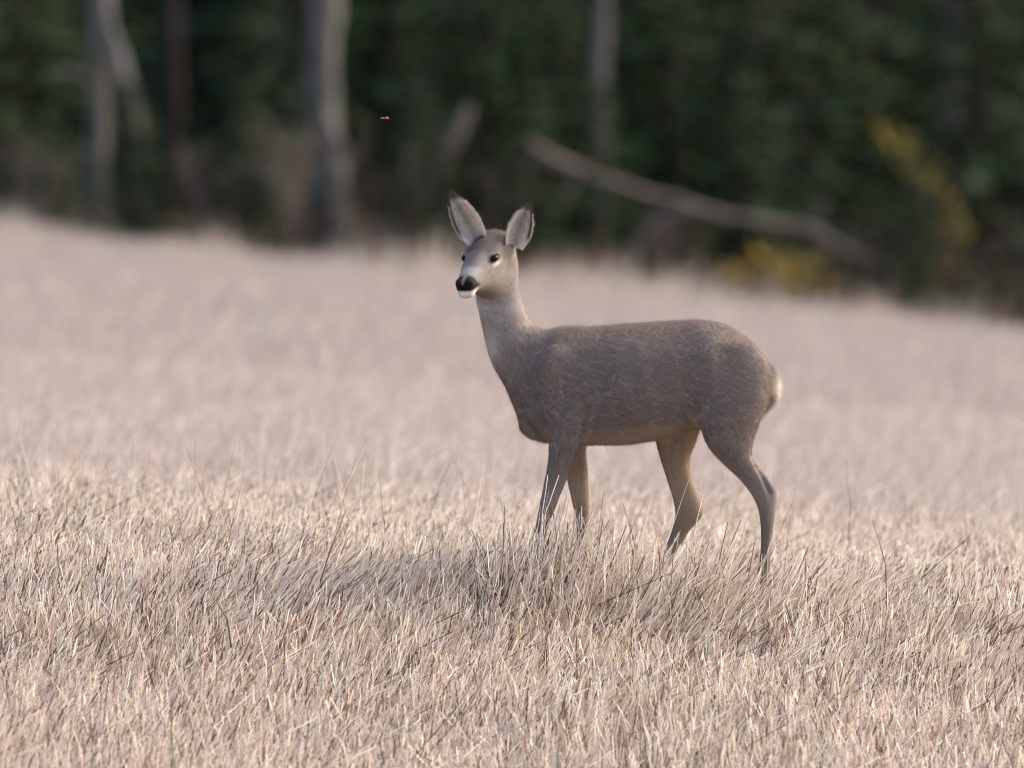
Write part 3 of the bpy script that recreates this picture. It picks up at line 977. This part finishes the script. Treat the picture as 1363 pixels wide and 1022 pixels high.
mear = tint_mat('ear_skin', .35, .75, .15)
def ear(base, tip, facing, width, roll=0):
    base, tip = Vector(base), Vector(tip)
    ax = (tip - base); L = ax.length; ax.normalize()
    fc = (facing - ax * facing.dot(ax)).normalized()
    sd = ax.cross(fc)
    ns, nw = 22, 15
    V, C, Fc = [], [], []
    for layer in (0, 1):
        for i in range(ns):
            s = i / (ns - 1)
            w = width * (0.42 + 1.2 * s - .1 * s * s) if s < .4 else width * (0.42 + .48 - .016) 
            prof = math.sin(math.pi * min(1, (s * .86 + .14)) ** .82) ** .72 if s < .999 else .03
            w = width * max(.03, prof)
            for j in range(nw):
                u = -1 + 2 * j / (nw - 1)
                cup = (1 - u * u) * w * (.75 - .35 * s)
                curl = .10 * L * (s * s) * .3
                p = base + ax * (L * s) + sd * (w * u) - fc * (cup + curl)
                if layer: p = p - fc * (.004 * (1 - abs(u) ** 3) + .0008)
                V.append(p)
                edge = abs(u) ** 3
                if layer:
                    cc = np.array([.16, .12, .10])
                else:
                    cc = np.array([.80, .73, .69]) * (1 - .3 * math.exp(-((u) / .3) ** 2)) * random.uniform(.92, 1.08)
                dark = max(sstep(.76, .90, np.array(s)) , sstep(.64, .82, np.array(abs(u))) * sstep(.12, .35, np.array(s)) * (1 if u * EARSIGN > 0 else 0))
                cc = cc * (1 - .88 * float(dark)) + np.array([.02, .017, .016]) * .88 * float(dark)
                C.append(cc)
    for layer in (0, 1):
        o0 = layer * ns * nw
        for i in range(ns - 1):
            for j in range(nw - 1):
                a = o0 + i * nw + j
                f = (a, a + 1, a + nw + 1, a + nw)
                Fc.append(f if layer == 0 else f[::-1])
    k = ns * nw
    for i in range(ns - 1):
        for j, fl in ((0, 0), (nw - 1, 1)):
            a = i * nw + j; b2 = a + nw
            f = (a, b2, b2 + k, a + k)
            Fc.append(f[::-1] if fl else f)
    for j in range(nw - 1):
        a = (ns - 1) * nw + j
        Fc.append((a, a + 1, a + 1 + k, a + k))
    me = bpy.data.meshes.new('ear')
    me.from_pydata([tuple(v) for v in V], [], Fc)
    me.update()
    me.polygons.foreach_set('use_smooth', np.ones(len(me.polygons), bool))
    set_color(me, np.array(C), 'tint')
    me.materials.append(mear)
    eo = link(bpy.data.objects.new('ear', me), deer)
    # hair: tufts inside and a fringe along the rims
    Vn = np.array([tuple(v) for v in V])
    P, D, L2, Cc = [], [], [], []
    for i in range(ns):
        s = i / (ns - 1)
        for rep in range(26):
            sgn = random.choice((-1, 1))
            j = 0 if sgn < 0 else nw - 1
            p = Vn[i * nw + j] + RNG.normal(0, .0010, 3) + A3(ax) * random.uniform(-.5, .5) * L / ns
            P.append(p); D.append(A3(ax) * .9 + A3(sd) * sgn * .6 + RNG.normal(0, .3, 3)); L2.append(.008 * random.uniform(.4, 1.3))
            Cc.append(np.array([.60, .51, .43]) * random.uniform(.6, 1.2) if s < .8 else np.array([.08, .065, .055]))  # bright fringe colour imitates the backlit glow along the ear rims
        for rep in range(75):
            j = random.randrange(2, nw - 2)
            if s > .8: continue
            p = Vn[i * nw + j]
            toward = (-1 if j > nw / 2 else 1)
            P.append(p + RNG.normal(0, .002, 3)); D.append(A3(ax) * .8 + A3(fc) * .45 + A3(sd) * toward * .5 + RNG.normal(0, .3, 3)); L2.append(.019 * (1 - .5 * s) * random.uniform(.6, 1.2))
            Cc.append(np.array([.74, .69, .65]) * random.uniform(.55, 1.15) * (1.1 if s < .35 else .85))
    P, D, L2, Cc = np.array(P), unit(np.array(D)), np.array(L2), np.array(Cc)
    s2 = unit(np.cross(D, RNG.normal(0, 1, D.shape)))
    V3 = np.stack([P - s2 * .0005, P + s2 * .0005, P + D * L2[:, None]], 1).reshape(-1, 3)
    mh = np_mesh('ear_hair', V3, np.arange(len(V3)).reshape(-1, 3))
    set_color(mh, np.repeat(Cc, 3, 0), 'tint')
    mh.materials.append(M['hair'])
    tag(link(bpy.data.objects.new('ear_hair', mh), eo), kind='stuff')

EARSIGN = -1
ear(dp(636, 323, -.03), dp(599, 256, -.04), Vector((-.22, -1, .12)), .0365)
EARSIGN = 1
ear(dp(684, 329, -.03), dp(704, 271, -.04), Vector((.25, -1, .05)), .0335)

def hoof(px0, px1, py, dy, lead):
    bm = bmesh.new()
    for s in (-1, 1):
        rg = []
        for i, (h, f, b, w) in enumerate([(0, -.030, .016, .0095), (.012, -.024, .014, .0092), (.024, -.014, .012, .0085), (.034, -.008, .010, .007)]):
            ring = []
            for k in range(12):
                t = 2 * math.pi * k / 12
                ring.append(bm.verts.new(((f + b) / 2 + (b - f) / 2 * math.cos(t), s * .0098 + w * math.sin(t), h)))
            rg.append(ring)
        for i in range(3):
            for k in range(12):
                bm.faces.new((rg[i][k], rg[i][(k + 1) % 12], rg[i + 1][(k + 1) % 12], rg[i + 1][k]))
        bm.faces.new(rg[0][::-1]); bm.faces.new(rg[-1])
    me = bpy.data.meshes.new('hoof'); bm.to_mesh(me); bm.free()
    me.materials.append(mhoof)
    o = link(bpy.data.objects.new('hoof', me), deer)
    c = dp((px0 + px1) / 2, py, dy)
    o.location = c - Vector((0, 0, .026))
    return o
for st, dy in ((near_fore, -.068), (far_fore, .062), (near_hind, -.068), (far_hind, .062)):
    py, f, b2, _ = st[-1]
    hoof(f, b2, py, dy, 0)

# ------------------------------------------------------------------ stubble
def straw_colours(n, dark=.09, red=.07, base=(.69, .575, .485)):
    c = np.array(base) * RNG.uniform(.6, 1.3, (n, 1)) * np.stack([np.ones(n), RNG.uniform(.95, 1.04, n), RNG.uniform(.9, 1.1, n)], 1)
    k = RNG.uniform(0, 1, n)
    c = np.where((k < dark)[:, None], np.array([.085, .062, .048]) * RNG.uniform(.6, 1.5, (n, 1)), c)
    c = np.where(((k > dark) & (k < dark + red))[:, None], np.array([.27, .16, .095]) * RNG.uniform(.7, 1.3, (n, 1)), c)
    c = np.where((k > .82)[:, None], np.array([.84, .75, .67]) * RNG.uniform(.85, 1.15, (n, 1)), c)
    return np.clip(c, 0, .8)

def straws(base, direc, length, width, bend):
    """split straws, folded along their length, with cut tops"""
    n = len(base)
    a = unit(np.cross(direc, RNG.normal(0, 1, (n, 3))))
    b2 = np.cross(direc, a)
    rows = []
    for t, k in ((0, 1.0), (1, .72)):
        c = base + direc * (length * t)[:, None] + bend * (length * t)[:, None]
        for q in range(3):
            an = 2 * math.pi * q / 3
            rows.append(c + (a * math.cos(an) + b2 * math.sin(an)) * (width * k * .55)[:, None])
    V = np.stack(rows, 1)
    off = (np.arange(n) * 6)[:, None]
    fs = [np.concatenate([off + q, off + (q + 1) % 3, off + 3 + (q + 1) % 3, off + 3 + q], 1) for q in range(2)]
    return V.reshape(-1, 3), np.stack(fs, 1).reshape(-1, 4), 6

def stubble(name, label, n, x0, x1, y0, y1, lmin, lmax, wmin, wmax, segs, lodge=True, hf=1.0, base=(.69, .575, .485), contrast=1.0):
    x = RNG.uniform(x0, x1, n); y = RNG.uniform(y0, y1, n)
    if segs == 0:           # stubble stands in drilled rows and tussocks
        kp = RNG.uniform(0, 1, n) < (.45 + .75 * vnoise(x, y, .13, 21)) * (1 - sstep(33, 36.5, y))
        x, y = x[kp], y[kp]; n = len(x)
    if name == 'far_stubble':
        kp = RNG.uniform(0, 1, n) < sstep(31.5, 36, y)
        x, y = x[kp], y[kp]; n = len(x)
    z = ground(x, y) - .008
    l = RNG.uniform(lmin, lmax, n) * (.7 + .6 * vnoise(x, y, .6, 22)) * hf
    lod = sstep(.52, .72, vnoise(x + .3 * y, y, .8, 23)) if lodge else np.zeros(n)
    crest = np.exp(-((y - 29.9) / .8) ** 2)
    l = l * (1 + .35 * crest)
    if name == 'stubble':
        l = l * (1 + 1.15 * np.exp(-((x - .12) / .26) ** 2 - ((y - 29.72) / .2) ** 2) + .85 * np.exp(-((x - .58) / .30) ** 2 - ((y - 29.72) / .2) ** 2) + .35 * np.exp(-((y - 29.72) / .25) ** 2) * vnoise(x, y, .3, 33))
    if name == 'edge_grass':
        l = l * (.45 + 1.6 * vnoise(x, y, .5, 31) ** 2 + .2 * sstep(-1.5, -3.2, x))
    lod = np.clip(lod * .3 + .85 * crest * sstep(.3, .8, vnoise(x, y, .35, 24)), 0, 1)
    lean = .05 + .14 * sstep(28.6, 29.6, y) + .85 * lod
    ang = RNG.normal(0, .55, n)
    sp_ = np.where(RNG.uniform(0, 1, n) < .22, .65, .30)
    lx = lean * np.cos(ang) + RNG.normal(0, 1, n) * sp_
    ly = lean * np.sin(ang) * .8 + RNG.normal(0, 1, n) * sp_
    flat = RNG.uniform(0, 1, n) < .04
    fa = RNG.normal(.4, .7, n)
    lx = np.where(flat, 2.0 * np.cos(fa), lx); ly = np.where(flat, 2.0 * np.sin(fa), ly)
    d = unit(np.stack([lx, ly, np.ones(n)], 1))
    z = np.where(flat, z + RNG.uniform(.01, .06, n), z)
    l = np.where(flat, l * 1.15, l)
    w = RNG.uniform(wmin, wmax, n)
    bend = np.stack([RNG.normal(.01, .03, n), RNG.normal(0, .03, n), RNG.uniform(-.04, .02, n)], 1)
    P = np.stack([x, y, z], 1)
    if segs == 0:
        V, Fq, k = straws(P, d, l, w, bend)
    else:
        side = unit(np.cross(d, RNG.normal(0, 1, (n, 3)) * np.array([.4, 1, .3])))
        V, Fq, k = blades(P, d, side, l, w, bend, segs)
    me = np_mesh(name, V, Fq)
    c = straw_colours(n, base=base)
    if contrast < 1: c = c * contrast + np.array(base) * (1 - contrast)
    set_color(me, np.repeat(c, k, 0))
    me.materials.append(M['straw'])
    tag(link(bpy.data.objects.new(name, me)), label, 'stubble', kind='stuff')

stubble('stubble', 'crisp dry straw stubble round the legs of the deer', 235000, -2.6, 2.8, 27.3, 36.5, .045, .105, .0020, .0042, 0)
stubble('far_stubble', 'blurred dry straw stubble just beyond the deer', 130000, -4.2, 4.4, 31.5, 47, .06, .13, .004, .007, 1, base=(.46, .392, .355), contrast=.5)
stubble('distant_stubble', 'hazy pale stubble rising to the forest edge', 120000, -8, 8, 47, 76.2, .08, .16, .007, .012, 1, base=(.39, .34, .317), contrast=.25)
stubble('edge_grass', 'tall dry grass along the foot of the forest', 7000, -8, 8, 74.8, 77.0, .12, .26, .006, .012, 2, hf=1.0)
# sparse taller stems that stand above the stubble
stubble('dry_stems', 'sparse thin dry stems standing above the stubble', 1500, -2.5, 2.7, 27.6, 33.5, .16, .28, .0018, .003, 2)

# single stalks that the photograph shows one by one
def stalk(name, label, pts, Y, w, colr, cat='stalk', node=False):
    for q in range(260):                       # stand it where the ground lies just below the photograph's foot of the stalk
        Yq = 27.8 + q * .025
        if colr == PL and 29.2 < Y < 29.6: break       # these stand right in front of the legs
        if gz(px_x(pts[0][0], Yq), Yq) >= pix(pts[0][0], pts[0][1] + 38, Yq).z:
            Y = min(Yq, 33.0)
            break
    b = pix(pts[0][0], pts[0][1], Y)
    g = gz(b.x, Y)
    P = [pix(px, py, Y) for px, py in pts]
    org = Vector((b.x, Y, g))
    P = [p - org for p in P]
    if P[0].z > .0:
        dd = P[0] - P[1]
        tt = (P[0].z + .02) / max(-dd.z, .01)
        P.insert(0, P[0] + dd * min(tt, 4))
        P[0].z = min(P[0].z, -.02)
    m, nt, bs, _ = new_mat(name)
    nz = N(nt, 'ShaderNodeTexNoise'); nz.inputs['Scale'].default_value = 60
    r = ramp(nt, [(.3, tuple(np.array(colr) * .7)), (.7, tuple(np.array(colr) * 1.25))])
    nt.links.new(nz.outputs['Fac'], r.inputs[0]); nt.links.new(r.outputs[0], bs.inputs['Base Color'])
    bs.inputs['Roughness'].default_value = .55
    tb = Tubes()
    k = len(P)
    tb.tube(P, [w / 2 * (1 - .6 * i / (k - 1)) for i in range(k)], 6)
    if node:
        p = P[-2]
        tb.tube([p - Vector((0, 0, .004)), p, p + Vector((.003, 0, .006))], [w * .5, w * .95, w * .5], 6)
    tag(tb.build(name, m), label, cat)
    o = bpy.data.objects[-1] if False else col.objects[-1]
    o.location = org

DK, PL, RD = (.055, .042, .036), (.55, .48, .42), (.16, .09, .055)
for st in [
    ('dry_stalk', 'dark leaning stalk midway between the left edge and the deer', [(428, 768), (442, 725), (460, 680)], 29.2, .0042, DK),
    ('dry_stalk', 'short thick dark curved stalk low in the left of the stubble', [(307, 855), (303, 825), (288, 800)], 28.5, .0062, DK),
    ('dry_stalk', 'dark kinked stalk right of the deer hind legs', [(1180, 800), (1179, 752), (1170, 720), (1161, 692)], 29.4, .0038, DK),
    ('dry_stalk', 'hooked dark stem standing tall beyond the deer rump', [(1130, 715), (1132, 668), (1127, 640), (1126, 612)], 31.6, .003, DK),
    ('dry_stalk', 'leaning stem with a dark knot at the right of the stubble', [(1235, 762), (1262, 738), (1282, 722), (1294, 708)], 30.2, .003, DK, 'stalk', True),
    ('dry_stalk', 'dark slanting stalk between the front and hind legs of the deer', [(850, 748), (842, 712), (829, 670)], 29.7, .0042, DK),
    ('dry_stalk', 'dark leaning stem left of the deer front legs, top bent right', [(578, 668), (588, 640), (600, 615)], 31, .0036, DK),
    ('dry_stalk', 'pale stalk crossing in front of the deer near front leg', [(714, 726), (727, 680), (744, 632)], 29.3, .0048, PL),
    ('dry_stalk', 'pale short stalk along the front edge of the deer near front leg', [(722, 680), (726, 655), (729, 632)], 29.3, .0044, PL),
    ('dry_stalk', 'pale stalk in front of the deer far hind leg', [(922, 720), (928, 690), (935, 662)], 29.4, .0048, PL),
    ('dry_stalk', 'pale stalk lying across the foot of the deer far front leg', [(772, 728), (780, 705), (789, 682)], 29.5, .0045, PL),
    ('dry_stalk', 'long pale stalk lying low at the right of the stubble', [(1205, 850), (1222, 810), (1262, 806), (1305, 800)], 28.6, .0042, PL),
    ('dry_stalk', 'long reddish stalk curving up near the bottom middle', [(570, 985), (605, 945), (628, 910), (640, 880)], 28.0, .0042, RD),
    ('dry_stalk', 'second reddish stalk curving beside the first near the bottom middle', [(590, 980), (622, 945), (645, 900), (655, 860)], 28.05, .0038, RD),
    ('dry_stalk', 'thin dark stem standing tall left of centre beyond the stubble', [(437, 655), (434, 620), (437, 575)], 31.4, .003, DK),
    ('dry_stalk', 'thin pale stem standing tall at the far left of the stubble', [(44, 660), (36, 620), (27, 585)], 32.2, .0055, PL),
    ('dry_stalk', 'thin leaning brown stem left of the field middle, above the stubble', [(282, 685), (265, 645), (248, 595)], 31.8, .003, RD),
    ('grass_blade', 'short bright green grass blade at the lower left of the stubble', [(229, 990), (228, 968), (231, 948)], 28.0, .0075, (.13, .20, .045), 'grass'),
]:
    stalk(*st)

# a small flying insect over the far field
ins = empty('flying_insect', pix(512, 158, 29.4))
mi, nt, b, _ = new_mat('insect'); b.inputs['Base Color'].default_value = (.42, .18, .10, 1)
tb = Tubes(); tb.tube([(-.013, 0, .0005), (-.006, 0, .001), (.004, 0, .0005), (.012, 0, 0)], [.0006, .0017, .002, .001], 8); tb.build('body', mi, ins)
for s in (-1, 1):
    me = np_mesh('wing', [(-.002, 0, .002), (.004, s * .014, .005), (.010, s * .015, .005), (.005, 0, .002)], [(0, 1, 2, 3)])
    me.materials.append(mi)
    link(bpy.data.objects.new('wing', me), ins)
tag(ins, 'tiny orange brown flying insect above the field left of the deer ears', 'insect')
